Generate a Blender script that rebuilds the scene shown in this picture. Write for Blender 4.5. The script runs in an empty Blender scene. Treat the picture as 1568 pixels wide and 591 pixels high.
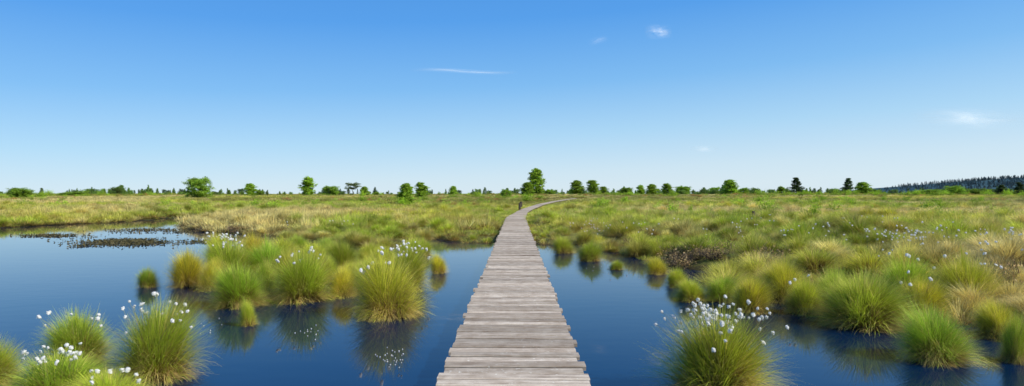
import bpy, math, numpy as np
from mathutils import Vector, Matrix
R = np.random.RandomState(7)
F = 958.0; VX = 790.0; HY = 297.0; EYE = 1.8; DECK = 0.30
scene = bpy.context.scene

# ------------------------------------------------------------ helpers
def P(px, py, h=0.0):
    d = F*(EYE-h)/(py-HY)
    return ((px-VX)/F*d, d)
def sm(t):
    t = np.clip(t, 0, 1); return t*t*(3-2*t)
def hsh(i, j, s):
    v = np.sin(i*127.1+j*311.7+s*74.7)*43758.5453
    return v-np.floor(v)
def vn(x, y, s=0):
    xi = np.floor(x); yi = np.floor(y); fx = x-xi; fy = y-yi
    fx = fx*fx*(3-2*fx); fy = fy*fy*(3-2*fy)
    a = hsh(xi, yi, s); b = hsh(xi+1, yi, s); c = hsh(xi, yi+1, s); d = hsh(xi+1, yi+1, s)
    return (a*(1-fx)+b*fx)*(1-fy)+(c*(1-fx)+d*fx)*fy
def fbm(x, y, s=0, o=4):
    x = np.asarray(x, float); y = np.asarray(y, float)
    v = 0; a = 0.5; n = 0
    for k in range(o):
        v = v+a*vn(x, y, s+k*11); n += a; a *= 0.5; x = x*2.03+5.1; y = y*2.03+9.7
    return v/n
def mesh_quads(name, V, Q, bc=None, mats=(), mi=None, smooth=False):
    V = np.asarray(V, np.float32); Q = np.asarray(Q, np.int32)
    me = bpy.data.meshes.new(name)
    me.vertices.add(len(V)); me.vertices.foreach_set('co', V.ravel())
    me.loops.add(Q.size); me.loops.foreach_set('vertex_index', Q.ravel())
    me.polygons.add(len(Q)); me.polygons.foreach_set('loop_start', np.arange(0, Q.size, 4, dtype=np.int32))
    for m in mats: me.materials.append(m)
    if mi is not None: me.polygons.foreach_set('material_index', np.asarray(mi, np.int32))
    if bc is not None:
        a = me.attributes.new('bc', 'FLOAT_COLOR', 'POINT')
        c = np.ones((len(V), 4), np.float32); c[:, :3] = bc
        a.data.foreach_set('color', c.ravel())
    me.update(calc_edges=True)
    me.polygons.foreach_set('use_smooth', np.full(len(Q), smooth))
    return me
def obj(name, me, loc=(0, 0, 0), rot=0, scl=(1, 1, 1), parent=None, coll=None, color=None):
    o = bpy.data.objects.new(name, me)
    (coll or scene.collection).objects.link(o)
    o.location = loc; o.rotation_euler = (0, 0, rot); o.scale = scl
    if parent: o.parent = parent
    if color: o.color = (*color, 1)
    return o
class Geo:
    def __init__(s): s.V = []; s.Q = []; s.C = []; s.M = []; s.n = 0
    def add(s, V, Q, C, m=0):
        s.V.append(V); s.Q.append(np.asarray(Q)+s.n); s.C.append(C); s.M.append(np.full(len(Q), m)); s.n += len(V)
    def mesh(s, name, mats, smooth=False):
        return mesh_quads(name, np.concatenate(s.V), np.concatenate(s.Q), np.concatenate(s.C), mats, np.concatenate(s.M), smooth)

# ------------------------------------------------------------ materials
def newmat(name):
    m = bpy.data.materials.new(name); m.use_nodes = True
    nt = m.node_tree; nt.nodes.clear(); return m, nt
def N(nt, t, **k):
    n = nt.nodes.new(t)
    for a, b in k.items(): setattr(n, a, b)
    return n
def mixc(nt, fac, a, b, bt='MIX'):
    n = nt.nodes.new('ShaderNodeMix'); n.data_type = 'RGBA'; n.blend_type = bt
    for s, v in ((n.inputs[0], fac), (n.inputs[6], a), (n.inputs[7], b)):
        if isinstance(v, bpy.types.NodeSocket): nt.links.new(v, s)
        elif isinstance(v, (int, float)): s.default_value = v
        else: s.default_value = (*v, 1)
    return n.outputs[2]
def math_(nt, op, a, b=0.0, c=None, clamp=False):
    n = nt.nodes.new('ShaderNodeMath'); n.operation = op; n.use_clamp = clamp
    for i, v in enumerate((a, b, c)):
        if v is None: continue
        if isinstance(v, bpy.types.NodeSocket): nt.links.new(v, n.inputs[i])
        else: n.inputs[i].default_value = v
    return n.outputs[0]
def ramp(nt, fac, stops):
    n = nt.nodes.new('ShaderNodeValToRGB'); e = n.color_ramp.elements
    e[0].position = stops[0][0]; e[0].color = (*stops[0][1], 1)
    e[1].position = stops[-1][0]; e[1].color = (*stops[-1][1], 1)
    for p, c in stops[1:-1]:
        k = e.new(p); k.color = (*c, 1)
    nt.links.new(fac, n.inputs[0]); return n.outputs[0]
def noise(nt, scale, detail=4, vec=None, rough=0.55):
    n = nt.nodes.new('ShaderNodeTexNoise'); n.inputs['Scale'].default_value = scale
    n.inputs['Detail'].default_value = detail; n.inputs['Roughness'].default_value = rough
    if vec is not None: nt.links.new(vec, n.inputs['Vector'])
    return n.outputs[0]
def finish(nt, col, rough=0.7, spec=0.3, transl=0.0, bump=None):
    out = N(nt, 'ShaderNodeOutputMaterial'); p = N(nt, 'ShaderNodeBsdfPrincipled')
    if isinstance(col, bpy.types.NodeSocket): nt.links.new(col, p.inputs['Base Color'])
    else: p.inputs['Base Color'].default_value = (*col, 1)
    p.inputs['Roughness'].default_value = rough; p.inputs['Specular IOR Level'].default_value = spec
    if bump is not None: nt.links.new(bump, p.inputs['Normal'])
    if transl > 0:
        t = N(nt, 'ShaderNodeBsdfTranslucent'); nt.links.new(col, t.inputs[0])
        m = N(nt, 'ShaderNodeMixShader'); m.inputs[0].default_value = transl
        nt.links.new(p.outputs[0], m.inputs[1]); nt.links.new(t.outputs[0], m.inputs[2]); nt.links.new(m.outputs[0], out.inputs[0])
    else: nt.links.new(p.outputs[0], out.inputs[0])
    return p
def bump(nt, h, strength=0.5, dist=0.02):
    b = N(nt, 'ShaderNodeBump'); b.inputs['Strength'].default_value = strength; b.inputs['Distance'].default_value = dist
    nt.links.new(h, b.inputs['Height']); return b.outputs[0]

def grass_mat(name, inst):
    m, nt = newmat(name)
    a = N(nt, 'ShaderNodeAttribute', attribute_name='bc'); s = N(nt, 'ShaderNodeSeparateColor'); nt.links.new(a.outputs[0], s.inputs[0])
    if inst:
        t = N(nt, 'ShaderNodeAttribute', attribute_name='col', attribute_type='INSTANCER').outputs[0]
    else: t = N(nt, 'ShaderNodeObjectInfo').outputs['Color']
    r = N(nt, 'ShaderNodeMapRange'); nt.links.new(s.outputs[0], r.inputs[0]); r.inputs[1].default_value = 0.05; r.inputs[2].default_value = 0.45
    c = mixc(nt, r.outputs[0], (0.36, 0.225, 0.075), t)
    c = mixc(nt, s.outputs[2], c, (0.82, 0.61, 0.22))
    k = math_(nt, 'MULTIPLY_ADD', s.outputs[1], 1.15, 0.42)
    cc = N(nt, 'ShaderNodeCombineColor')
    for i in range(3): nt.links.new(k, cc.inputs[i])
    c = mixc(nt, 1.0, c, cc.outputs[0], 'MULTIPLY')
    finish(nt, c, 0.55, 0.2, 0.30)
    return m
M_tus = grass_mat('tussock_grass', False); M_tusI = grass_mat('field_grass', True)
def leaf_mat(name, inst):
    m, nt = newmat(name)
    a = N(nt, 'ShaderNodeAttribute', attribute_name='bc'); s = N(nt, 'ShaderNodeSeparateColor'); nt.links.new(a.outputs[0], s.inputs[0])
    if inst: t = N(nt, 'ShaderNodeAttribute', attribute_name='col', attribute_type='INSTANCER').outputs[0]
    else: t = N(nt, 'ShaderNodeObjectInfo').outputs['Color']
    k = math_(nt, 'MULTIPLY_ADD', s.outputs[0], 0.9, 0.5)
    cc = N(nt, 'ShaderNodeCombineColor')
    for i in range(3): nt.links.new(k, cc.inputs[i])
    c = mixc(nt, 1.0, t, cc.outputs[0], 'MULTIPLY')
    c = mixc(nt, math_(nt, 'MULTIPLY', s.outputs[1], 0.2), c, (0.30, 0.28, 0.06))
    finish(nt, c, 0.5, 0.2, 0.38); return m
M_leaf = leaf_mat('tree_leaves', False); M_leafI = leaf_mat('shrub_leaves', True)
M_bark, nt = newmat('bark')
finish(nt, ramp(nt, noise(nt, 3), [(0.3, (0.05, 0.04, 0.03)), (0.7, (0.16, 0.13, 0.10))]), 0.9, 0.1)
M_cot, nt = newmat('cotton_fluff')
rgb = N(nt, 'ShaderNodeRGB'); rgb.outputs[0].default_value = (0.84, 0.83, 0.78, 1); finish(nt, rgb.outputs[0], 0.9, 0.1, 0.3)
M_stalk, nt = newmat('cotton_stalk'); finish(nt, (0.24, 0.24, 0.08), 0.7)

# plank wood
M_wood, nt = newmat('weathered_planks')
tc = N(nt, 'ShaderNodeTexCoord'); a = N(nt, 'ShaderNodeAttribute', attribute_name='bc'); s = N(nt, 'ShaderNodeSeparateColor'); nt.links.new(a.outputs[0], s.inputs[0])
off = N(nt, 'ShaderNodeCombineXYZ'); nt.links.new(math_(nt, 'MULTIPLY', s.outputs[1], 53.0), off.inputs[0]); nt.links.new(math_(nt, 'MULTIPLY', s.outputs[1], 91.0), off.inputs[2])
va = N(nt, 'ShaderNodeVectorMath', operation='ADD'); nt.links.new(tc.outputs['Object'], va.inputs[0]); nt.links.new(off.outputs[0], va.inputs[1])
mp = N(nt, 'ShaderNodeMapping'); mp.inputs['Scale'].default_value = (2.2, 50, 20); nt.links.new(va.outputs[0], mp.inputs[0])
g1 = noise(nt, 1.0, 6, mp.outputs[0], 0.65)
g2 = noise(nt, 7.0, 5, va.outputs[0], 0.6)
c = ramp(nt, g1, [(0.30, (0.11, 0.075, 0.05)), (0.43, (0.37, 0.295, 0.215)), (0.56, (0.54, 0.455, 0.35)), (0.7, (0.72, 0.63, 0.51))])
c = mixc(nt, ramp(nt, g2, [(0.40, (0, 0, 0)), (0.64, (1, 1, 1))]), mixc(nt, 0.30, c, (0.25, 0.185, 0.13)), mixc(nt, 0.35, c, (0.68, 0.60, 0.48)))
c = mixc(nt, ramp(nt, noise(nt, 24, 3, va.outputs[0]), [(0.64, (0, 0, 0)), (0.72, (0.7, 0.7, 0.7))]), c, (0.72, 0.69, 0.58))
k = math_(nt, 'MULTIPLY_ADD', s.outputs[0], 0.55, 0.68)
cc = N(nt, 'ShaderNodeCombineColor')
for i in range(3): nt.links.new(k, cc.inputs[i])
c = mixc(nt, 1.0, c, cc.outputs[0], 'MULTIPLY')
c = mixc(nt, math_(nt, 'MULTIPLY', s.outputs[2], 0.35), c, (0.30, 0.215, 0.145))
finish(nt, c, 0.85, 0.12, bump=bump(nt, g1, 0.8, 0.01))
M_beam, nt = newmat('dark_wet_wood'); finish(nt, ramp(nt, noise(nt, 12), [(0.3, (0.03, 0.024, 0.018)), (0.7, (0.10, 0.08, 0.06))]), 0.8)

# water
M_water, nt = newmat('pond_water')
tc = N(nt, 'ShaderNodeTexCoord')
mp = N(nt, 'ShaderNodeMapping'); mp.inputs['Scale'].default_value = (0.7, 1.3, 1); nt.links.new(tc.outputs['Object'], mp.inputs[0])
n1 = noise(nt, 2.6, 3, mp.outputs[0], 0.5); n2 = noise(nt, 0.35, 2, mp.outputs[0])
h = math_(nt, 'ADD', n1, math_(nt, 'MULTIPLY', n2, 1.5))
c = mixc(nt, n2, (0.001, 0.013, 0.042), (0.002, 0.019, 0.058))
p = finish(nt, c, 0.012, 0.5, bump=bump(nt, h, 0.06, 0.02)); p.inputs['IOR'].default_value = 1.33

# ground
M_ground, nt = newmat('moor_ground')
tc = N(nt, 'ShaderNodeTexCoord'); geo = N(nt, 'ShaderNodeNewGeometry'); sx = N(nt, 'ShaderNodeSeparateXYZ'); nt.links.new(geo.outputs['Position'], sx.inputs[0])
c = ramp(nt, noise(nt, 0.09, 7, tc.outputs['Object'], 0.65), [(0.33, (0.12, 0.13, 0.03)), (0.45, (0.24, 0.24, 0.05)), (0.55, (0.18, 0.21, 0.035)), (0.68, (0.36, 0.30, 0.11))])
c = mixc(nt, ramp(nt, noise(nt, 2.5, 5, tc.outputs['Object']), [(0.4, (0, 0, 0)), (0.65, (0.7, 0.7, 0.7))]), c, (0.09, 0.07, 0.03))
r = N(nt, 'ShaderNodeMapRange'); nt.links.new(sx.outputs[2], r.inputs[0]); r.inputs[1].default_value = 0.0; r.inputs[2].default_value = 0.18
c = mixc(nt, r.outputs[0], (0.03, 0.021, 0.012), c)
finish(nt, c, 0.95, 0.1, bump=bump(nt, noise(nt, 7, 6, tc.outputs['Object']), 0.8, 0.08))

# ------------------------------------------------------------ pond + terrain
img = [(790,371),(830,373),(880,377),(930,384),(985,394),(1040,404),(1072,424),(1095,440),(1135,450),(1180,462),(1230,458),(1262,472),(1310,488),(1370,488),(1400,474),(1440,486),(1500,500),(1580,506),(1660,516)]
right = [P(*q) for q in img]
left_img = [(0,349),(60,346),(120,343),(200,340),(262,334),(300,333),(310,337),(286,343),(292,352),(340,357),(385,361),(440,366),(480,368),(510,376),(550,381),(590,382),(628,374),(660,368),(700,370),(740,372)]
left = [P(*q) for q in left_img]
pond = right+[(9.5, 5.0), (10, -3), (12, -25), (-70, -25), (-75, 22), (-50, 31)]+left
pond = np.array(pond)
def sdist(x, y):
    x = np.asarray(x, float); y = np.asarray(y, float)
    d2 = np.full(x.shape, 1e18); ins = np.zeros(x.shape, bool)
    n = len(pond)
    for i in range(n):
        ax, ay = pond[i]; bx, by = pond[(i+1) % n]
        ex, ey = bx-ax, by-ay
        t = np.clip(((x-ax)*ex+(y-ay)*ey)/(ex*ex+ey*ey), 0, 1)
        d2 = np.minimum(d2, (x-ax-t*ex)**2+(y-ay-t*ey)**2)
        cond = ((ay > y) != (by > y))
        with np.errstate(divide='ignore', invalid='ignore'):
            xi = ax+(y-ay)*ex/(ey if ey != 0 else 1e-9)
        ins ^= (cond & (x < xi))
    d = np.sqrt(d2)
    d = np.where(ins, -d, d)
    return d+(fbm(x*0.9, y*0.9, 3)-0.5)*0.9*np.clip(y/12, 0.5, 2)
path = np.array([(0, -8), (0, 39), (0.12, 43), (0.5, 50), (1.35, 60), (3.1, 78), (5.9, 98), (9.1, 116), (13.0, 136)])
def pathx(y): return np.interp(y, path[:, 1], path[:, 0])
def deckz(y): return DECK+0.13*sm((np.asarray(y, float)-42)/15)+0.68*sm((np.asarray(y, float)-45)/150)
def ground(x, y):
    x = np.asarray(x, float); y = np.asarray(y, float)
    sd = sdist(x, y); r = np.sqrt(x*x+y*y)
    b = 0.10+0.16*sm(sd/4)+0.75*sm((r-45)/150)+0.4*sm((r-200)/600)
    b = b+(fbm(x/2.2, y/2.2, 5)-0.5)*0.28+(fbm(x/17, y/17, 8)-0.5)*0.44*sm(sd/12)+(fbm(x/90, y/90, 9)-0.5)*0.8*sm((r-90)/120)
    b = b+0.14*sm((x-3)/7)*sm(sd/3)
    dp = np.abs(x-pathx(y)); dq = np.where(y > 42, 2.2, 0.7); w = 1-sm((dp-dq)/1.5)
    b = np.where(y < 140, b*(1-w)+np.minimum(b, deckz(y)-0.17-0.08*(y > 44))*w, b)
    land = b*sm(sd/0.9+0.05)
    return np.where(sd > 0, land-0.02, -0.02-0.5*sm(-sd/1.2))
u = np.linspace(-1, 1, 420); xs = np.sign(u)*(np.abs(u)*22+ (np.exp(np.abs(u)**1.6*5.9)-1)*22)
ys = np.concatenate([np.linspace(-60, -2, 30), np.linspace(-1.5, 50, 260), 50*np.exp(np.linspace(0.01, 5.0, 200))])
XX, YY = np.meshgrid(xs, ys); ZZ = ground(XX, YY)
nx, ny = len(xs), len(ys)
ii = (np.arange(ny-1)[:, None]*nx+np.arange(nx-1)[None, :]).ravel()
obj('ground', mesh_quads('ground', np.stack([XX.ravel(), YY.ravel(), ZZ.ravel()], 1), np.stack([ii, ii+1, ii+nx+1, ii+nx], 1), mats=[M_ground], smooth=True))
wx = (-130, 30); wy = (-55, 75)
obj('pond_water', mesh_quads('pond_water', [(wx[0], wy[0], 0), (wx[1], wy[0], 0), (wx[1], wy[1], 0), (wx[0], wy[1], 0)], [(0, 1, 2, 3)], mats=[M_water]))

# ------------------------------------------------------------ boardwalk
bw = bpy.data.objects.new('boardwalk', None); scene.collection.objects.link(bw)
def boxes(B):
    g = Geo()
    for c, d, hl, hw, ht, tilt, col in B:
        d = np.array(d, float); d /= np.linalg.norm(d); n = np.cross((0, 0, 1), d); n /= np.linalg.norm(n); up = np.cross(d, n)
        n2 = n*math.cos(tilt)+up*math.sin(tilt); u2 = np.cross(d, n2)
        bv = min(0.007, ht*0.35)
        prof = [(-hw, -ht), (hw, -ht), (hw, ht-bv), (hw-bv, ht), (-hw+bv, ht), (-hw, ht-bv)]
        V = []
        for e in (-1, 1):
            for (pw, pt) in prof: V.append(np.array(c)+d*hl*e+n2*pw+u2*pt)
        Q = [(i, (i+1) % 6, 6+(i+1) % 6, 6+i) for i in range(6)]
        Q += [(0, 5, 2, 1), (5, 4, 3, 2), (6, 7, 8, 11), (11, 8, 9, 10)]
        g.add(np.array(V), Q, np.tile(col, (12, 1)))
    return g
B = []
y = -6.0
while y < 135:
    W = 1.215-0.26*float(sm((y-43)/5))
    pw = 0.168+R.uniform(-0.016, 0.018)
    yc = y+pw/2; x0 = float(pathx(yc)); x1 = float(pathx(yc+0.5))
    t = np.array([x1-x0, 0.5]); t /= np.linalg.norm(t)
    d = np.array([t[1], -t[0], 0])+np.array([0, R.normal(0, 0.006), R.normal(0, 0.005)])
    col = (R.rand()**1.0, R.rand(), max(0, R.normal(-0.1, 0.5)))
    B.append(((x0+R.normal(0, 0.011), yc, float(deckz(yc))-0.02+R.normal(0, 0.003)), d, W/2+R.normal(0, 0.013), pw/2-0.009-R.uniform(0, 0.004), 0.02, R.normal(0, 0.02), col))
    y += pw+R.uniform(0.003, 0.013)
g = boxes(B); obj('planks', g.mesh('planks', [M_wood]), parent=bw)
B = []
yy = np.arange(-6, 134, 2.0)
for y0 in yy:
    for sx_ in (-0.38, 0.38):
        a0 = np.array([pathx(y0)+sx_, y0, deckz(y0)-0.095]); a1 = np.array([pathx(y0+2)+sx_, y0+2, deckz(y0+2)-0.095])
        B.append(((a0+a1)/2, a1-a0, np.linalg.norm(a1-a0)/2, 0.035, 0.05, 0, (.5, .5, 0)))
        B.append((a0+np.array([0.08*np.sign(sx_), 0, -0.30]), (0.001, 0.0, 1), 0.30, 0.045, 0.045, 0, (.5, .5, 0)))
    if y0 < 44: B.append(((pathx(y0), y0-0.1, deckz(y0)-0.195), (1, 0, 0), 0.54, 0.03, 0.045, 0, (.5, .5, 0)))
g = boxes(B); obj('support_beams', g.mesh('support_beams', [M_beam]), parent=bw)
def post(px, py, hgt, w, h=0.0, z=None):
    x, yv = P(px, py, h)
    zz = float(ground(np.array([x]), np.array([yv]))[0])
    g = boxes([((0, 0, hgt/2-0.2), (0.02, 0.01, 1), hgt/2+0.2, w/2, w/2, 0, (.5, .5, .3)), ((0.012, 0.006, hgt+0.012), (0.02, 0.01, 1), 0.012, w/2-0.008, w/2-0.008, 0, (.3, .2, .6))])
    obj('wooden_post', g.mesh('wooden_post', [M_beam]), (x, yv, zz))
post(645, 393, 0.42, 0.12); post(796, 318, 0.75, 0.16, 0.5); post(798, 315, 0.8, 0.2, 0.5); post(1153, 340, 0.55, 0.11, 0.35)

# ------------------------------------------------------------ plant builders
def blade_geo(rng, n, R0, mh, L, lean, bend, w, seg=4, dead=0.12, Lvar=0.3, z0=0.0, locks=0):
    if locks:
        k = rng.randint(0, locks, n)
        lr = np.sqrt(rng.rand(locks)); la = rng.rand(locks)*2*np.pi; lda = rng.normal(0, 0.35, locks); lth = rng.normal(0, 0.2, locks); lln = rng.uniform(0.7, 1.25, locks); lbr = rng.rand(locks); ldd = rng.rand(locks) < dead
        rr = np.clip(lr[k]+rng.normal(0, 0.07, n), 0, 1); r = R0*rr; a = la[k]+rng.normal(0, 0.07, n)/np.maximum(lr[k], 0.2)
        da = a+lda[k]+rng.normal(0, 0.22, n); th = lean*rr+lth[k]+rng.normal(0, 0.10, n); ln = L*lln[k]*rng.uniform(0.65, 1.1, n); rd = np.clip(lbr[k]*0.65+rng.rand(n)*0.35, 0, 1)
        dd = np.where(ldd[k], rng.uniform(0.2, 1, n), 0)
    else:
        r = R0*np.sqrt(rng.rand(n)); a = rng.rand(n)*2*np.pi; rr = r/R0
        da = a+rng.normal(0, 0.55, n); th = lean*rr+rng.normal(0, 0.16, n); ln = L*rng.uniform(1-Lvar, 1+Lvar*0.5, n); rd = rng.rand(n)
        dd = (rng.rand(n) < dead)*rng.uniform(0.4, 1, n)
    bx = r*np.cos(a); by = r*np.sin(a); bz = z0+mh*(1-rr**2)
    dx = np.cos(da); dy = np.sin(da)
    bd = bend*(0.4+0.6*rr)*rng.uniform(0.3, 1.6, n)
    wa = da+np.pi/2+rng.normal(0, 0.5, n); wx_ = np.cos(wa); wy_ = np.sin(wa)
    ww = w*rng.uniform(0.6, 1.3, n)
    dd = np.maximum(dd, 0.85*(rng.rand(n) < 0.7)*sm((th-0.85)/0.35)); tipd = (rng.rand(n) < 0.35)*rng.uniform(0.3, 0.8, n)
    V = np.zeros((n, (seg+1)*2, 3)); C = np.zeros((n, (seg+1)*2, 3))
    p = np.stack([bx, by, bz], 1)
    for k in range(seg+1):
        s = k/seg; hw = ww*0.5*(1-s**1.5*0.92)
        o = np.stack([wx_*hw, wy_*hw, 0*hw], 1)
        V[:, 2*k] = p-o; V[:, 2*k+1] = p+o
        for q in (2*k, 2*k+1):
            C[:, q, 0] = s; C[:, q, 1] = rd; C[:, q, 2] = np.maximum(dd, tipd*sm((s-0.5)/0.5))
        t2 = th+bd*(s+0.5/seg); stp = ln/seg
        p = p+np.stack([dx*np.sin(t2)*stp, dy*np.sin(t2)*stp, np.cos(t2)*stp], 1)
    V[:, :, 2] = np.maximum(V[:, :, 2], 0.01)
    b = (np.arange(n)*(seg+1)*2)[:, None]+(np.arange(seg)*2)[None, :]
    Q = np.stack([b, b+1, b+3, b+2], 2).reshape(-1, 4)
    return V.reshape(-1, 3), Q, C.reshape(-1, 3)
def dome_geo(rng, R0, mh, nr=6, na=18, t=0.0):
    V = []; ph = rng.rand()*9
    for i in range(nr+1):
        f = i/nr
        for j in range(na):
            a = 2*np.pi*j/na; rr = R0*f*(1+0.12*math.sin(3*a+ph)+rng.normal(0, 0.03))
            V.append((rr*math.cos(a), rr*math.sin(a), (mh+0.08)*(1-f**2.2)-0.08))
    Q = [(i*na+j, i*na+(j+1) % na, (i+1)*na+(j+1) % na, (i+1)*na+j) for i in range(nr) for j in range(na)]
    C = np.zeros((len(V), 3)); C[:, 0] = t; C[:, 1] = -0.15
    return np.array(V), np.array(Q), C
def tussock_mesh(seed, n, name='tussock', mat=None, w=0.006, seg=5, dead=0.14):
    rng = np.random.RandomState(seed); g = Geo()
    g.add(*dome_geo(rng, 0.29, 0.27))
    g.add(*blade_geo(rng, int(n*0.7), 0.30, 0.28, 0.50, 1.1, 0.95, w, seg, dead, locks=80))
    g.add(*blade_geo(rng, int(n*0.35), 0.27, 0.27, 0.52, 0.9, 0.8, w*0.85, seg, 0.1))
    V, Q, C = blade_geo(rng, int(n*0.45), 0.33, 0.20, 0.36, 1.75, 0.8, w*1.1, 4, 0.95, locks=60); C[:, 0] *= 0.2; C[:, 1] = C[:, 1]*0.75; C[:, 2] = np.clip(C[:, 2], 0.15, 0.7); g.add(V, Q, C)
    for k in range(4):
        a = rng.rand()*6.28; rr = rng.uniform(0.05, 0.2)
        V, Q, C = blade_geo(rng, n//14, 0.07, 0.02, rng.uniform(0.46, 0.62), 0.7, 0.9, w, seg, 0.12, z0=0.17)
        V[:, 0] += rr*math.cos(a); V[:, 1] += rr*math.sin(a); g.add(V, Q, C)
    # lopsided, wind-combed outline
    v = np.concatenate(g.V); 
    off = rng.normal(0, 0.10, 2)
    for V in g.V:
        hgt = np.clip(V[:, 2], 0, 1); V[:, 0] += off[0]*hgt**1.3*1.6; V[:, 1] += off[1]*hgt**1.3*1.6
    return g.mesh(name, [mat or M_tus])
def tuft_mesh(seed, n, R0, L, w, lean=0.7):
    rng = np.random.RandomState(seed); g = Geo()
    g.add(*blade_geo(rng, n, R0, 0.05, L, lean, 0.9, w, 3, 0.14)); return g.mesh('grass_tuft', [M_tusI])
def patch_mesh(seed, n, R0, L, w):
    rng = np.random.RandomState(seed); g = Geo()
    for k in range(9):
        a = rng.rand()*6.28; rr = R0*math.sqrt(rng.rand())
        V, Q, C = blade_geo(rng, n//9, R0*0.32, 0.12, L*rng.uniform(0.6, 1.25), 0.7, 0.8, w, 3, 0.12)
        V[:, 0] += rr*math.cos(a); V[:, 1] += rr*math.sin(a); C[:, 1] = C[:, 1]*0.5+0.5*rng.rand(); g.add(V, Q, C)
    return g.mesh('grass_patch', [M_tusI])
def leaf_quads(rng, c, size):
    n = len(c)
    a = rng.normal(size=(n, 3)); a /= np.linalg.norm(a, axis=1)[:, None]
    b = np.cross(a, rng.normal(size=(n, 3))); b /= np.linalg.norm(b, axis=1)[:, None]
    s = size*rng.uniform(0.6, 1.3, n)[:, None]
    V = np.stack([c-a*s, c-b*s*0.55, c+a*s, c+b*s*0.55], 1).reshape(-1, 3)
    return V, np.arange(4*n).reshape(-1, 4)
def tube(p0, p1, r0, r1, k=5):
    p0 = np.array(p0, float); p1 = np.array(p1, float); d = p1-p0; d = d/(np.linalg.norm(d)+1e-9)
    n = np.cross(d, (0.3, 0.9, 0.1)); n /= np.linalg.norm(n); m = np.cross(d, n)
    V = []
    for p, r in ((p0, r0), (p1, r1)):
        for j in range(k): a = 2*np.pi*j/k; V.append(p+r*(n*math.cos(a)+m*math.sin(a)))
    return np.array(V), np.array([(j, (j+1) % k, k+(j+1) % k, k+j) for j in range(k)]), np.full((2*k, 3), 0.5)
def shrub_mesh(seed, twiggy=False):
    rng = np.random.RandomState(seed); g = Geo(); C_ = []; B_ = []
    for k in range(26):
        a = rng.rand()*6.28; e = rng.uniform(0.15, 1.35); L = rng.uniform(0.35, 0.6)
        tip = np.array([math.cos(a)*math.cos(e)*L*1.1, math.sin(a)*math.cos(e)*L*1.1, math.sin(e)*L])
        V, Q, C = tube((tip*0.05), tip, 0.008, 0.003, 4); g.add(V, Q, C, 1)
        n = 10 if twiggy else 42
        f = rng.uniform(0.45, 1.08, n)[:, None]
        C_.append(tip*f+rng.normal(0, 0.055, (n, 3))); B_.append(np.full(n, rng.rand()))
        if twiggy:
            for q in range(6):
                s0 = tip*rng.uniform(0.3, 0.9); g.add(*tube(s0, s0+rng.normal(0, 0.12, 3)+tip*0.15, 0.004, 0.002, 3), 1)
    c = np.concatenate(C_); b = np.concatenate(B_); c[:, 2] = np.maximum(c[:, 2], 0.02)
    V, Q = leaf_quads(rng, c, 0.028)
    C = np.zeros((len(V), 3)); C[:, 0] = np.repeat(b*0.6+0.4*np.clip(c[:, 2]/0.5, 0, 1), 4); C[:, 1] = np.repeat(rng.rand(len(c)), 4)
    g.add(V, Q, C, 0); return g.mesh('shrub', [M_leafI, M_bark])
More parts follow.
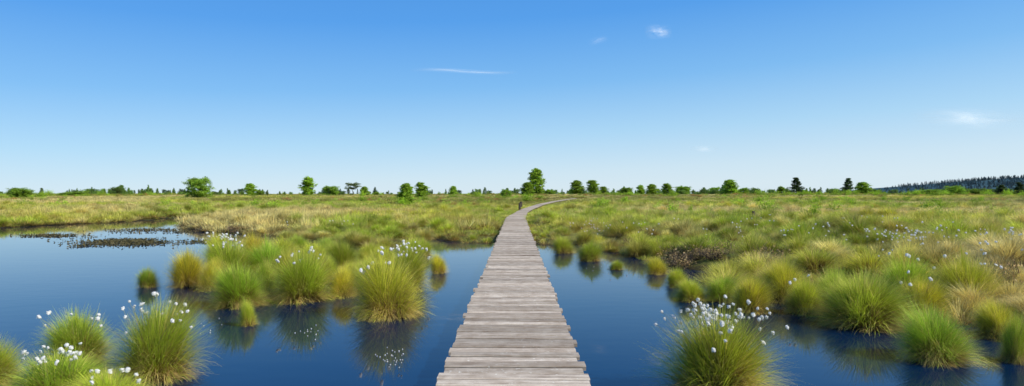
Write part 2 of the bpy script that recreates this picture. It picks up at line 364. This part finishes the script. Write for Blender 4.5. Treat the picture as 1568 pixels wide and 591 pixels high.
def tree_mesh(seed, kind, leafmat=None, dens=1.0):
    rng = np.random.RandomState(seed); g = Geo(); H = 10.0; cc = []; cb = []; lsz = 0.17
    pts = [np.array([0, 0, -0.3])]
    for k in range(1, 9):
        pts.append(np.array([rng.normal(0, 0.10)*k*0.4, rng.normal(0, 0.10)*k*0.4, H*0.95*k/8]))
    def at(t):
        f = t*8; i = min(int(f), 7); return pts[i]*(1-(f-i))+pts[i+1]*(f-i)
    tr = {'birch': .13, 'round': .24, 'pine': .2, 'spruce': .17}[kind]
    top = 8 if kind != 'round' else 6
    for k in range(top): g.add(*tube(pts[k], pts[k+1], tr*(1-k/8.5), tr*(1-(k+1)/8.5), 7), 1)
    nb = {'birch': 95, 'round': 80, 'pine': 34, 'spruce': 90}[kind]
    for k in range(nb):
        a = rng.rand()*6.28
        if kind == 'birch':
            t = (k+rng.rand())/nb*0.93+0.04; env = 2.2*math.sin(math.pi*min(1, (t*0.90+0.09))**0.75)**0.6*(0.65+0.4*rng.rand())+0.15; el = rng.uniform(0.2, 0.9); ncl = 5; cr = 0.42
        elif kind == 'round':
            t = rng.uniform(0.05, 0.95); env = 4.6*math.sqrt(max(0.02, 1-((t-0.42)/0.6)**2))*(0.7+0.35*rng.rand()); el = rng.uniform(0.0, 0.7); ncl = 7; cr = 0.6
        elif kind == 'pine':
            t = rng.uniform(0.5, 0.95); env = 4.6*(1-abs(t-0.75)*1.5)*(0.5+0.6*rng.rand()); el = rng.uniform(0.05, 0.35); ncl = 5; cr = 0.5
        else:
            t = rng.uniform(0.04, 0.99); env = 3.1*(1-t)**0.85*(0.75+0.35*rng.rand())+0.12; el = rng.uniform(-0.25, 0.1); ncl = 5; cr = 0.33
        p0 = at(t*(0.95 if kind == 'birch' else 0.75 if kind == 'round' else 1)); d = np.array([math.cos(a)*math.cos(el), math.sin(a)*math.cos(el), math.sin(el)])
        p1 = p0+d*env
        p1[2] = min(p1[2], 10.1)
        if kind == 'round': p1[2] = min(p1[2], 10*(0.55+0.45*math.sqrt(max(0, 1-(env/5.2)**2))))
        pm = (p0+p1)/2+rng.normal(0, 0.1, 3)+np.array([0, 0, -0.12])
        g.add(*tube(p0, pm, 0.055, 0.035, 4), 1); g.add(*tube(pm, p1, 0.035, 0.012, 4), 1)
        for q in range(ncl):
            f = rng.uniform(0.35, 1.05); c0 = p0+(p1-p0)*f+rng.normal(0, 0.2, 3)
            n = int((24 if kind != 'round' else 30)*dens); cc.append(c0+rng.normal(0, cr*0.5, (n, 3))*np.array([1, 1, 0.8])); cb.append(np.full(n, rng.rand()))
    c = np.concatenate(cc); b = np.concatenate(cb); c[:, 2] = np.clip(c[:, 2], 0.15, 10.3)
    V, Q = leaf_quads(rng, c, lsz*(0.85 if kind == 'spruce' else 1))
    C = np.zeros((len(V), 3)); C[:, 0] = np.repeat(b, 4); C[:, 1] = np.repeat(rng.rand(len(c)), 4)
    g.add(V, Q, C, 0); return g.mesh(kind+'_tree', [leafmat or M_leaf, M_bark])
def cube_sphere(n=3):
    V = []; Q = []
    lin = np.linspace(-1, 1, n+1)
    for ax in range(3):
        for sg in (-1, 1):
            b0 = len(V)
            for i in range(n+1):
                for j in range(n+1):
                    p = [0, 0, 0]; p[ax] = sg; p[(ax+1) % 3] = lin[i]; p[(ax+2) % 3] = lin[j]; V.append(p)
            for i in range(n):
                for j in range(n):
                    q = b0+i*(n+1)+j; Q.append((q, q+1, q+n+2, q+n+1))
    V = np.array(V, float); V /= np.linalg.norm(V, axis=1)[:, None]; return V, np.array(Q)
CSV, CSQ = cube_sphere(3)
def fluff(g, rng, tip, r):
    d = rng.normal(0, 0.35, 3); sc = np.array([1, 1, rng.uniform(0.9, 1.35)])*r*rng.uniform(0.6, 1.2)
    nz = 1+0.28*(hsh(np.round(CSV[:, 0]*5), np.round(CSV[:, 1]*5), np.round(CSV[:, 2]*5)+rng.randint(99))-0.5)
    V = CSV*nz[:, None]*sc; V[:, 0] += d[0]*V[:, 2]; V[:, 1] += d[1]*V[:, 2]
    g.add(V+np.array(tip), CSQ, np.full((len(V), 3), 0.5), 0)
    n = 20; a = rng.normal(size=(n, 3)); a /= np.linalg.norm(a, axis=1)[:, None]
    b = np.cross(a, rng.normal(size=(n, 3))); b /= np.linalg.norm(b, axis=1)[:, None]
    p = np.array(tip); V = np.stack([p+a*sc*0.7-b*0.003, p+a*sc*0.7+b*0.003, p+a*sc*1.5+b*0.0006, p+a*sc*1.5-b*0.0006], 1).reshape(-1, 3)
    g.add(V, np.arange(4*n).reshape(-1, 4), np.full((4*n, 3), 0.5), 0)
def cotton(g, rng, base, tip, r=0.018):
    mid = (np.array(base)+np.array(tip))/2+np.array([0, 0, 0.04]); V, Q, C = tube(base, mid, 0.0022, 0.0018, 3); g.add(V, Q, C, 1)
    V, Q, C = tube(mid, tip, 0.0018, 0.0014, 3); g.add(V, Q, C, 1)
    fluff(g, rng, tip, r)

# ------------------------------------------------------------ instancer
def instancer(name, pts, rot, scl, col, protos):
    coll = bpy.data.collections.new(name+'_parts')
    for i, me in enumerate(protos):
        o = bpy.data.objects.new('%s_part_%02d' % (name, i), me); coll.objects.link(o)
    n = len(pts); me = bpy.data.meshes.new(name); me.vertices.add(n); me.vertices.foreach_set('co', np.asarray(pts, np.float32).ravel())
    a = me.attributes.new('rot', 'FLOAT_VECTOR', 'POINT'); a.data.foreach_set('vector', np.asarray(rot, np.float32).ravel())
    a = me.attributes.new('scl', 'FLOAT_VECTOR', 'POINT'); a.data.foreach_set('vector', np.asarray(scl, np.float32).ravel())
    c4 = np.ones((n, 4), np.float32); c4[:, :3] = col
    a = me.attributes.new('col', 'FLOAT_COLOR', 'POINT'); a.data.foreach_set('color', c4.ravel())
    a = me.attributes.new('pick', 'INT', 'POINT'); a.data.foreach_set('value', R.randint(0, len(protos), n).astype(np.int32))
    me.update(); o = obj(name, me)
    ng = bpy.data.node_groups.new(name, 'GeometryNodeTree')
    ng.interface.new_socket('Geometry', in_out='INPUT', socket_type='NodeSocketGeometry'); ng.interface.new_socket('Geometry', in_out='OUTPUT', socket_type='NodeSocketGeometry')
    gi = ng.nodes.new('NodeGroupInput'); go = ng.nodes.new('NodeGroupOutput'); iop = ng.nodes.new('GeometryNodeInstanceOnPoints'); ci = ng.nodes.new('GeometryNodeCollectionInfo')
    ci.inputs['Collection'].default_value = coll; ci.inputs['Separate Children'].default_value = True; ci.inputs['Reset Children'].default_value = True
    def na(nm, dt):
        q = ng.nodes.new('GeometryNodeInputNamedAttribute'); q.data_type = dt; q.inputs['Name'].default_value = nm; return [s for s in q.outputs if s.enabled and s.name == 'Attribute'][0]
    e2r = ng.nodes.new('FunctionNodeEulerToRotation'); L = ng.links.new
    L(na('rot', 'FLOAT_VECTOR'), e2r.inputs[0]); L(gi.outputs[0], iop.inputs['Points']); L(ci.outputs[0], iop.inputs['Instance'])
    iop.inputs['Pick Instance'].default_value = True
    L(na('pick', 'INT'), iop.inputs['Instance Index']); L(e2r.outputs[0], iop.inputs['Rotation']); L(na('scl', 'FLOAT_VECTOR'), iop.inputs['Scale']); L(iop.outputs[0], go.inputs[0])
    md = o.modifiers.new('scatter', 'NODES'); md.node_group = ng
    return o
def rots(n, t=0.08): return np.stack([R.normal(0, t, n), R.normal(0, t, n), R.rand(n)*6.283], 1)
def s3(s, zv=None): return np.stack([s, s, s if zv is None else zv], 1)

GREEN = np.array((0.46, 0.58, 0.045)); OLIVE = np.array((0.66, 0.66, 0.08)); STRAW = np.array((0.90, 0.75, 0.31)); BROWN = np.array((0.48, 0.30, 0.11)); DGR = np.array((0.24, 0.27, 0.05))
def moorcol(x, y):
    n = len(x); st = 1+np.clip(y/60, 0, 2)
    a = fbm(x/(6*st), y/(5*st), 21); b = fbm(x/(9*st), y/(5*st), 31); c = fbm(x/3.0, y/3.0, 41); e = fbm(x/(14*st), y/(8*st), 44)
    col = OLIVE+(GREEN-OLIVE)*sm((a-0.42)/0.18)[:, None]
    w = sm((b-0.51+0.02*(y < 20))/0.09)[:, None]*0.78; col = col*(1-w)+STRAW*w
    w = sm((c-0.58)/0.12)[:, None]*0.45; col = col*(1-w)+BROWN*w
    w = (sm((e-0.49)/0.08)*sm((y-35)/40)*0.7)[:, None]; col = col*(1-w)+DGR*w
    w = (R.rand(n) < 0.13)[:, None]*0.6; col = col*(1-w)+STRAW*w
    return np.clip(col*R.uniform(0.62, 1.2, n)[:, None], 0, 0.95)
def scatter(n, y0, y1, pw, sdmin=0.2, xr=0.95, xpad=3, pathc=0.85):
    u_ = R.rand(n); k = 2-pw
    yv = (y0**k+u_*(y1**k-y0**k))**(1/k)
    x = R.uniform(-1, 1, n)*(xr*yv+xpad)
    sd = sdist(x, yv); ok = (sd > sdmin) & (np.abs(x-pathx(yv)) > pathc)
    return x[ok], yv[ok], sd[ok]

tusI = [tussock_mesh(50+i, 1200, 'moor_tussock', M_tusI, 0.009, 4, 0.10) for i in range(6)]
x, y, sd = scatter(2500, 4.5, 65, 1.1, 0.05)
s = R.uniform(0.45, 1.1, len(x))*(0.85+0.3*sm((sd-0.2)/3)); z = ground(x, y); hz = s*R.uniform(0.65, 1.0, len(x))
near = np.abs(x-pathx(y)); s = np.where(near < 1.7, s*0.55, s); hz = np.where(near < 1.7, hz*0.6, hz)
ok = ~((y > 40) & (x-pathx(y) > -2.0) & (x-pathx(y) < 1.2)); x, y, s, hz, z = x[ok], y[ok], s[ok], hz[ok], z[ok]
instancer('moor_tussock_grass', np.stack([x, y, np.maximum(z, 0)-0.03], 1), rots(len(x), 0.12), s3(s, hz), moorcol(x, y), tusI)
tuf = [tuft_mesh(70+i, 110, 0.12, 0.34, 0.008) for i in range(4)]
x, y, sd = scatter(10000, 4.5, 60, 1.2, 0.0, pathc=0.66)
s = R.uniform(0.5, 1.3, len(x)); z = ground(x, y)
instancer('moor_grass_near_water', np.stack([x, y, z-0.02], 1), rots(len(x)), s3(s*1.2, s*0.8), moorcol(x, y)*0.85, tuf)
yv = R.uniform(36, 136, 2400); sgn = np.sign(R.uniform(-1, 1, 2400)); x = pathx(yv)+sgn*R.uniform(0.65, 3.0, 2400); z = ground(x, yv)
ok = sdist(x, yv) > 0.2; x, yv, z = x[ok], yv[ok], z[ok]; n = len(x)
instancer('path_edge_grass', np.stack([x, yv, z], 1), rots(n), s3(R.uniform(1.4, 2.4, n), R.uniform(0.35, 0.85, n)), moorcol(x, yv), tuf)
pat = [patch_mesh(90+i, 480, 0.8, 0.36, 0.020) for i in range(5)]
x, y, sd = scatter(26000, 28, 600, 1.55, 0.5, 0.95, pathc=1.3)
s = R.uniform(0.6, 1.3, len(x))*(1+np.clip((y-60)/120, 0, 2.0)); hz = R.uniform(0.45, 1.35, len(x)); z = ground(x, y)
dp_ = np.abs(x-pathx(y)); m_ = ((dp_ > s*1.0+0.7+1.2*(y > 42)) | (y > 138)); x, y, s, hz, z = x[m_], y[m_], s[m_], hz[m_], z[m_]
instancer('moor_grass', np.stack([x, y, z-0.03], 1), rots(len(x), 0.03), s3(s, hz), moorcol(x, y), pat)

# shrubs
shr = [shrub_mesh(110+i) for i in range(5)]
x, y, sd = scatter(17000, 16, 500, 1.3, 1.5, pathc=3.0)
dn = fbm(x/(10+y*0.1), y/(7+y*0.06), 55); ok = (dn > 0.53) | (R.rand(len(x)) < 0.05)
x, y, sd, dn = x[ok], y[ok], sd[ok], dn[ok]
s = R.uniform(0.4, 1.2, len(x))*(1+np.clip((y-40)/110, 0, 1.6)); z = ground(x, y)
hz = R.uniform(0.5, 1.1, len(x))*(0.8+np.clip((y-60)/160, 0, 1.2))
big = R.rand(len(x)) < 0.05; s = np.where(big, s*1.6, s); hz = np.where(big & (y > 30), hz*2.1, hz)
cn = fbm(x/8, y/8, 61); col = np.where((cn > 0.5)[:, None], np.array((0.29, 0.40, 0.035)), np.array((0.33, 0.30, 0.06)))
rd = (R.rand(len(x)) < 0.17)[:, None]; col = np.where(rd, np.array((0.52, 0.28, 0.08)), col); bg = (R.rand(len(x)) < 0.22)[:, None]; col = np.where(bg | big[:, None], np.array((0.40, 0.60, 0.035)), col)
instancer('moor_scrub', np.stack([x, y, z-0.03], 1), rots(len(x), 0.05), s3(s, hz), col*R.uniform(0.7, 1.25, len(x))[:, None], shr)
tw = [shrub_mesh(130+i, True) for i in range(3)]
hp = []
for (px, py, rx, ry, n) in [(1075, 404, 40, 8, 14), (965, 380, 18, 4, 4), (1545, 470, 22, 10, 6), (1175, 425, 24, 8, 4), (330, 350, 30, 8, 10), (1310, 360, 40, 6, 8)]:
    for k in range(n):
        q = P(px+R.uniform(-rx, rx), py+R.uniform(-ry, ry)); hp.append(q)
hp = np.array(hp); z = ground(hp[:, 0], hp[:, 1]); n = len(hp)
instancer('heather', np.stack([hp[:, 0], hp[:, 1], np.maximum(z, 0)], 1), rots(n, 0.1), s3(R.uniform(0.5, 0.9, n)), np.array((0.50, 0.33, 0.15))*R.uniform(0.7, 1.4, n)[:, None], tw)

# ------------------------------------------------------------ foreground tussocks
tus = [tussock_mesh(10+i, 4200) for i in range(8)]
def tussock(px, py, wpx, top, flowers=0, col=(0.20, 0.26, 0.045), fs=1.0):
    x, d = P(px, py); w = wpx/F*d; h = (py-top)/F*d
    k = R.randint(0, len(tus))
    sx = w/1.14; sz = h/0.64
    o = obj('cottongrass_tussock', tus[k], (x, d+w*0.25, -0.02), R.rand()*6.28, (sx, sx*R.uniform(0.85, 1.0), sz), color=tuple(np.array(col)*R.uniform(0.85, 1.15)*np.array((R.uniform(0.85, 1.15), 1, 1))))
    if flowers:
        g = Geo()
        for q in range(flowers):
            a = R.rand()*6.28; L = h*R.uniform(0.75, 1.15); le = min(abs(R.normal(0, 0.38)), 0.72)
            b = np.array([math.cos(a)*w*0.18*R.rand(), math.sin(a)*w*0.18*R.rand(), h*0.25])
            tip = b+np.array([math.cos(a)*math.sin(le)*L*0.95, math.sin(a)*math.sin(le)*L*0.95, math.cos(le)*L*0.85]); cotton(g, R, b, tip, 0.016*fs*(1+0.35*(d > 8)))
        fo = obj('cotton_flowers', g.mesh('cotton_flowers', [M_cot, M_stalk]), (x, d+w*0.25, 0)); fo.parent = o
        mp_ = Matrix.Translation(o.location) @ o.rotation_euler.to_matrix().to_4x4() @ Matrix.Diagonal((*o.scale, 1))
        fo.matrix_parent_inverse = mp_.inverted()
    return o
YG = (0.64, 0.66, 0.06); LG = (0.47, 0.58, 0.05)
for a in [(100,562,115,487,6), (216,588,150,480,24), (60,625,160,556,28), (-40,600,110,530,6), (150,640,130,582,10),
          (220,441,38,412), (279,440,64,388), (343,432,94,372,26), (357,472,90,411), (379,500,28,462), (405,428,86,376), (455,463,104,394,14),
          (432,405,66,368), (522,456,50,412), (590,489,118,400,10), (616,446,86,384,30), (672,419,34,391), (520,415,64,372), (478,408,64,374), (560,405,56,375), (570,430,44,395), (625,400,54,368), (385,402,60,362), (500,432,44,395), (330,398,44,362, 30), (540,440,40,404), (430,440,60,386), (645,392,40,368), (455,388,50,362), (500,390,40,366), (560,452,46,404), (400,452,50,404), (480,436,56,388), (318,446,44,400), (585,418,56,378)]:
    a = list(a)+[0]*(5-len(a)); tussock(a[0], a[1], a[2], a[3], a[4], LG if R.rand() < 0.4 else YG)
for a in [(1118,622,200,493,95), (1155,478,84,428,0), (1340,505,145,430,0), (1455,558,120,482,0), (1545,520,80,468,0), (1066,462,54,430,0), (945,413,26,399,0),
          (905,400,46,372,0), (1240,482,64,430,3), (1210,462,80,405,0), (1420,492,90,430,4), (1400,470,100,400,5), (1290,478,80,420,0), (1500,478,110,400,5), (1562,556,50,487,0), (865,388,40,364,0), (1010,420,40,396,0), (1110,462,60,425,0), (1040,440,40,412,0)]:
    tussock(*a, LG if R.rand() < 0.35 else YG)

g = []
for i in range(4):
    q = Geo(); rr = np.random.RandomState(200+i)
    for k in range(3):
        b = np.array([rr.normal(0, 0.2), rr.normal(0, 0.2), 0]); cotton(q, rr, b, b+np.array([rr.normal(0, 0.08), rr.normal(0, 0.08), rr.uniform(0.45, 0.72)]), 0.018)
    g.append(q.mesh('cotton_stems', [M_cot, M_stalk]))
fp = []
for (px, py, rx, ry, n) in [(1400, 415, 90, 16, 30), (1250, 400, 70, 10, 7), (900, 368, 60, 6, 9), (980, 380, 60, 6, 5), (1130, 385, 80, 12, 6), (1530, 440, 40, 18, 9), (480, 362, 60, 4, 6), (1300, 370, 250, 12, 6)]:
    for k in range(n): fp.append(P(px+R.normal(0, 0.5)*rx, py+R.normal(0, 0.5)*ry, 0.1))
fp = np.array(fp); fp = fp[sdist(fp[:, 0], fp[:, 1]) > 0.1]; z = ground(fp[:, 0], fp[:, 1])
instancer('cottongrass', np.stack([fp[:, 0], fp[:, 1], z], 1), rots(len(fp)), s3(np.full(len(fp), 1.0)), np.ones((len(fp), 3)), g)
q = Geo(); rr = np.random.RandomState(9)
for (px, py, rx, ry, n) in [(604, 548, 24, 14, 30), (475, 508, 22, 8, 12), (1100, 500, 60, 14, 14), (930, 410, 20, 5, 8), (330, 500, 40, 12, 8)]:
    for k in range(n):
        p_ = P(px+rr.normal(0, 0.6)*rx, py+rr.normal(0, 0.6)*ry); fluff(q, rr, (p_[0], p_[1], 0.004), 0.006)
obj('white_water_flecks', q.mesh('white_water_flecks', [M_cot, M_stalk]))  # small white flecks scattered on the water surface

# floating pondweed
rng = np.random.RandomState(5); pc = []
for (px, py, rx, ry, n) in [(190, 371, 72, 5.5, 1900), (75, 361.5, 55, 2.2, 700), (235, 354, 75, 3.0, 1300), (310, 372, 40, 4, 500), (130, 378, 20, 2, 150)]:
    for k in range(n):
        qx = px+rng.normal(0, 0.5)*rx; qy = py+rng.normal(0, 0.5)*ry
        p_ = P(qx, qy)
        if fbm(np.array([p_[0]*0.9]), np.array([p_[1]*0.9]), 77)[0] > 0.47: pc.append((p_[0], p_[1], rng.uniform(0.005, 0.05)))
V, Q = leaf_quads(rng, np.array(pc), 0.05); C = np.zeros((len(V), 3)); C[:, 0] = np.repeat(rng.rand(len(pc)), 4); C[:, 1] = 0.3
V[:, 2] = np.clip(V[:, 2], 0.004, 0.09)
obj('floating_pondweed', mesh_quads('floating_pondweed', V, Q, C, [M_leaf]), color=(0.14, 0.115, 0.05))

# ------------------------------------------------------------ trees
TM = {'birch': [tree_mesh(300+i, 'birch') for i in range(4)], 'round': [tree_mesh(310+i, 'round', dens=0.9) for i in range(3)], 'pine': [tree_mesh(320, 'pine')], 'spruce': [tree_mesh(330+i, 'spruce') for i in range(2)]}
WD = {'birch': 4.2, 'round': 8.6, 'pine': 8.5, 'spruce': 5.4}
NM = {'birch': 'birch_tree', 'round': 'willow_tree', 'pine': 'pine_tree', 'spruce': 'spruce_tree'}
CL = {'birch': (0.36, 0.55, 0.045), 'round': (0.28, 0.46, 0.04), 'pine': (0.14, 0.20, 0.045), 'spruce': (0.06, 0.12, 0.035)}
def tree(px, top, wpx, d, kind, col=None):
    x = (px-VX)/F*d; z = float(ground(np.array([x]), np.array([d]))[0]); h = EYE+(HY-top)/F*d-z; w = wpx/F*d*1.06
    me = TM[kind][R.randint(0, len(TM[kind]))]
    o = obj(NM[kind], me, (x, d, z), R.rand()*6.28, (w/WD[kind], w/WD[kind], h/9.7), color=tuple(np.array(col or CL[kind])*R.uniform(0.75, 1.2)))
for t in [(28,284,36,112,'round'), (60,294,12,130,'round'), (108,292,38,150,'round'), (303,265,40,125,'round'), (383,280,20,190,'birch'), (398,289,14,190,'round'), (471,270,22,200,'birch'), (505,281,26,190,'round'),
          (540,280,28,210,'pine'), (558,285,14,210,'birch'), (575,292,12,200,'round'), (622,279,25,75,'birch'), (646,278,20,130,'birch'), (694,284,12,260,'birch'), (775,287,20,140,'round'), (821,256,25,190,'birch'), (808,278,22,170,'birch'), (842,288,18,190,'round'),
          (883,275,21,200,'birch'), (908,275,20,200,'birch'), (925,285,15,210,'birch'), (958,284,20,210,'round'), (980,283,14,230,'birch'), (998,281,18,210,'birch'), (1022,280,17,230,'birch'), (1045,282,26,240,'round'),
          (1094,284,22,240,'round'), (1117,274,22,220,'birch'), (1138,285,16,220,'round'), (1195,285,14,240,'birch'), (1218,272,27,240,'spruce'), (1297,273,24,250,'spruce'), (1320,278,24,240,'birch'), (1340,288,16,230,'round'),
          (1420,288,34,200,'round'), (1458,281,30,190,'round'), (1498,286,30,200,'round'), (1530,283,22,220,'spruce'), (1558,279,22,200,'spruce')]:
    tree(*t)
dt = [tree_mesh(400+i, k, M_leafI, 0.5) for i, k in enumerate(['birch', 'round', 'round', 'spruce'])]
pts = []; sc = []; cl = []
def line(px0, px1, n, dist, hmin, hmax, c):
    for k in range(n):
        px = R.uniform(px0, px1); d = dist*R.uniform(0.85, 1.2); x = (px-VX)/F*d; z = float(ground(np.array([x]), np.array([d]))[0])
        h = R.uniform(hmin, hmax); pts.append((x, d, z)); w = h*R.uniform(0.7, 1.5); sc.append((w/10, w/10, h/10)); cl.append(np.array(c)*2.6*R.uniform(0.6, 1.2))
line(-250, 700, 100, 330, 1.5, 4.0, (0.08, 0.14, 0.03)); line(130, 240, 26, 260, 2.5, 4.6, (0.09, 0.16, 0.03)); line(250, 600, 40, 240, 1.0, 2.6, (0.08, 0.13, 0.03))
line(640, 1400, 110, 360, 2.0, 5.2, (0.075, 0.13, 0.03)); line(1060, 1160, 24, 260, 2, 4.4, (0.09, 0.15, 0.03)); line(870, 1060, 18, 260, 2, 4.2, (0.10, 0.17, 0.03)); line(1380, 1800, 90, 330, 2.0, 5.0, (0.06, 0.11, 0.03)); line(-800, -200, 60, 300, 2, 5, (0.08, 0.14, 0.03)); line(200, 1800, 200, 700, 3, 8, (0.05, 0.09, 0.04))
instancer('distant_tree_line', pts, rots(len(pts), 0.02), sc, cl, dt)

# ------------------------------------------------------------ forested hill
D = 2600
hx = np.linspace(1150, 4200, 160); hy = np.linspace(0, 1, 14)
def ridge(x):
    px = x/D*F+VX; return np.interp(px, [1300, 1345, 1400, 1480, 1568, 1800, 2300], [-6, 4, 13, 20, 26, 32, 30])/F*D
V = []
for f in hy:
    for xx_ in hx:
        V.append((xx_, D-500+f*900, 1.2+max(-3, ridge(xx_)*math.sin(min(1, f/0.6)*math.pi/2)*(1 if f < 0.6 else 1-(f-0.6)*0.8))-8*(f == 0)))
n0 = len(hx); Q = [(i*n0+j, i*n0+j+1, (i+1)*n0+j+1, (i+1)*n0+j) for i in range(len(hy)-1) for j in range(n0-1)]
M_hill, nt = newmat('hazy_hill_forest_floor'); tc = N(nt, 'ShaderNodeTexCoord')
finish(nt, ramp(nt, noise(nt, 0.02, 6, tc.outputs['Object']), [(0.35, (0.04, 0.085, 0.115)), (0.65, (0.065, 0.12, 0.13))]), 1, 0)  # distance haze mixed into the base colour as a blue cast
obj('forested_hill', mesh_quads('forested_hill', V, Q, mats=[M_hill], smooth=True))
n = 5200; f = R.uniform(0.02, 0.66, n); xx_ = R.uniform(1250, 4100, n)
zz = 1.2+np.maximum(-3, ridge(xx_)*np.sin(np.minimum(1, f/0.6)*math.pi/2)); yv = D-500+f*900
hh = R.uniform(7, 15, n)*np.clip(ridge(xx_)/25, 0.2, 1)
instancer('spruce_forest', np.stack([xx_, yv, zz-1], 1), rots(n, 0.02), s3(hh/10*1.3, hh/10), np.array((0.06, 0.13, 0.17))*R.uniform(0.8, 1.2, n)[:, None], [tree_mesh(450, 'spruce', M_leafI, 0.25)])  # blue leaf tint has the aerial haze painted in

# ------------------------------------------------------------ clouds
M_cl, nt = newmat('cirrus_cloud'); tc = N(nt, 'ShaderNodeTexCoord'); oi = N(nt, 'ShaderNodeObjectInfo')
ad = N(nt, 'ShaderNodeVectorMath', operation='ADD'); nt.links.new(tc.outputs['Generated'], ad.inputs[0]); nt.links.new(oi.outputs['Location'], ad.inputs[1])
mp = N(nt, 'ShaderNodeMapping'); mp.inputs['Scale'].default_value = (1.6, 1, 3.0); nt.links.new(ad.outputs[0], mp.inputs[0])
nz = noise(nt, 1.6, 6, mp.outputs[0], 0.6)
sp = N(nt, 'ShaderNodeSeparateXYZ'); nt.links.new(tc.outputs['Generated'], sp.inputs[0])
ex = math_(nt, 'SUBTRACT', 1, math_(nt, 'POWER', math_(nt, 'ABSOLUTE', math_(nt, 'MULTIPLY_ADD', sp.outputs[0], 2, -1)), 2), clamp=True)
ez = math_(nt, 'SUBTRACT', 1, math_(nt, 'ABSOLUTE', math_(nt, 'MULTIPLY_ADD', sp.outputs[2], 2, -1)), clamp=True)
al = math_(nt, 'MULTIPLY', math_(nt, 'MULTIPLY', ex, math_(nt, 'POWER', ez, 1.5)), math_(nt, 'MULTIPLY_ADD', nz, 3.2, -1.0, clamp=True))
al = math_(nt, 'MULTIPLY', al, oi.outputs['Alpha'])
dif = N(nt, 'ShaderNodeBsdfDiffuse'); dif.inputs[0].default_value = (0.95, 0.95, 0.95, 1); tp = N(nt, 'ShaderNodeBsdfTransparent'); ms = N(nt, 'ShaderNodeMixShader'); out = N(nt, 'ShaderNodeOutputMaterial')
nt.links.new(al, ms.inputs[0]); nt.links.new(tp.outputs[0], ms.inputs[1]); nt.links.new(dif.outputs[0], ms.inputs[2]); nt.links.new(ms.outputs[0], out.inputs[0])
for (px, py, w, h, rot, alp) in [(1008, 49, 46, 26, 0.1, 0.42), (713, 109, 165, 8, 0.04, 0.32), (1485, 182, 230, 36, 0.03, 0.40), (1078, 228, 50, 12, 0.05, 0.3), (916, 62, 36, 14, 0.35, 0.14)]:
    d = 7000; k = d/F; V = []; nn = 8
    for i in range(nn+1):
        for e in (-1, 1):
            t = i/nn*2-1; V.append((t*w*k/2, math.sin(t*2)*w*k*0.15, e*h*k/2))
    Q = [(2*i, 2*i+2, 2*i+3, 2*i+1) for i in range(nn)]
    o = obj('cloud', mesh_quads('cloud', V, Q, mats=[M_cl], smooth=True), ((px-VX)*k, d, (HY-py)*k+EYE)); o.rotation_euler = (0, -rot, 0); o.color = (1, 1, 1, alp)

# ------------------------------------------------------------ light
AZ = math.radians(112); EL = math.radians(40)
ts = Vector((math.sin(AZ)*math.cos(EL), math.cos(AZ)*math.cos(EL), math.sin(EL)))
L = bpy.data.lights.new('sun', 'SUN'); L.energy = 5.0; L.angle = math.radians(0.5); L.color = (1.0, 0.94, 0.83)
lo = bpy.data.objects.new('sun', L); scene.collection.objects.link(lo); lo.rotation_euler = ts.to_track_quat('Z', 'Y').to_euler(); lo.location = (20, -20, 30)
w = bpy.data.worlds.new('World'); scene.world = w; w.use_nodes = True; nt = w.node_tree; nt.nodes.clear()
ST = 0.12
sky = N(nt, 'ShaderNodeTexSky', sky_type='NISHITA'); sky.sun_disc = False; sky.sun_elevation = EL; sky.sun_rotation = AZ; sky.altitude = 600; sky.air_density = 1.0; sky.dust_density = 0.4; sky.ozone_density = 3
tc = N(nt, 'ShaderNodeTexCoord'); sp = N(nt, 'ShaderNodeSeparateXYZ'); nt.links.new(tc.outputs['Generated'], sp.inputs[0])
ze = math_(nt, 'MULTIPLY_ADD', sp.outputs[0], -0.05, sp.outputs[2])
grad = ramp(nt, ze, [(0.0, (0.68, 0.83, 0.94)), (0.03, (0.62, 0.80, 0.94)), (0.09, (0.42, 0.70, 0.95)), (0.17, (0.21, 0.52, 0.93)), (0.27, (0.085, 0.36, 0.88)), (0.5, (0.04, 0.22, 0.68)), (1.0, (0.025, 0.13, 0.45))])
gs = mixc(nt, 1.0, grad, (1/ST, 1/ST, 1/ST), 'MULTIPLY')
fin = mixc(nt, 0.85, sky.outputs[0], gs)
bg = N(nt, 'ShaderNodeBackground'); bg.inputs[1].default_value = ST; nt.links.new(fin, bg.inputs[0]); out = N(nt, 'ShaderNodeOutputWorld'); nt.links.new(bg.outputs[0], out.inputs[0])

# ------------------------------------------------------------ camera
cd = bpy.data.cameras.new('camera'); cam = bpy.data.objects.new('camera', cd); scene.collection.objects.link(cam)
cd.sensor_width = 36; cd.lens = 22.0; cd.clip_start = 0.05; cd.clip_end = 30000
cam.location = (0.02, 0, EYE); cam.rotation_euler = (math.radians(90.09), 0, math.radians(0.36)); scene.camera = cam
scene.view_settings.view_transform = 'Standard'; scene.view_settings.look = 'None'; scene.view_settings.exposure = 0
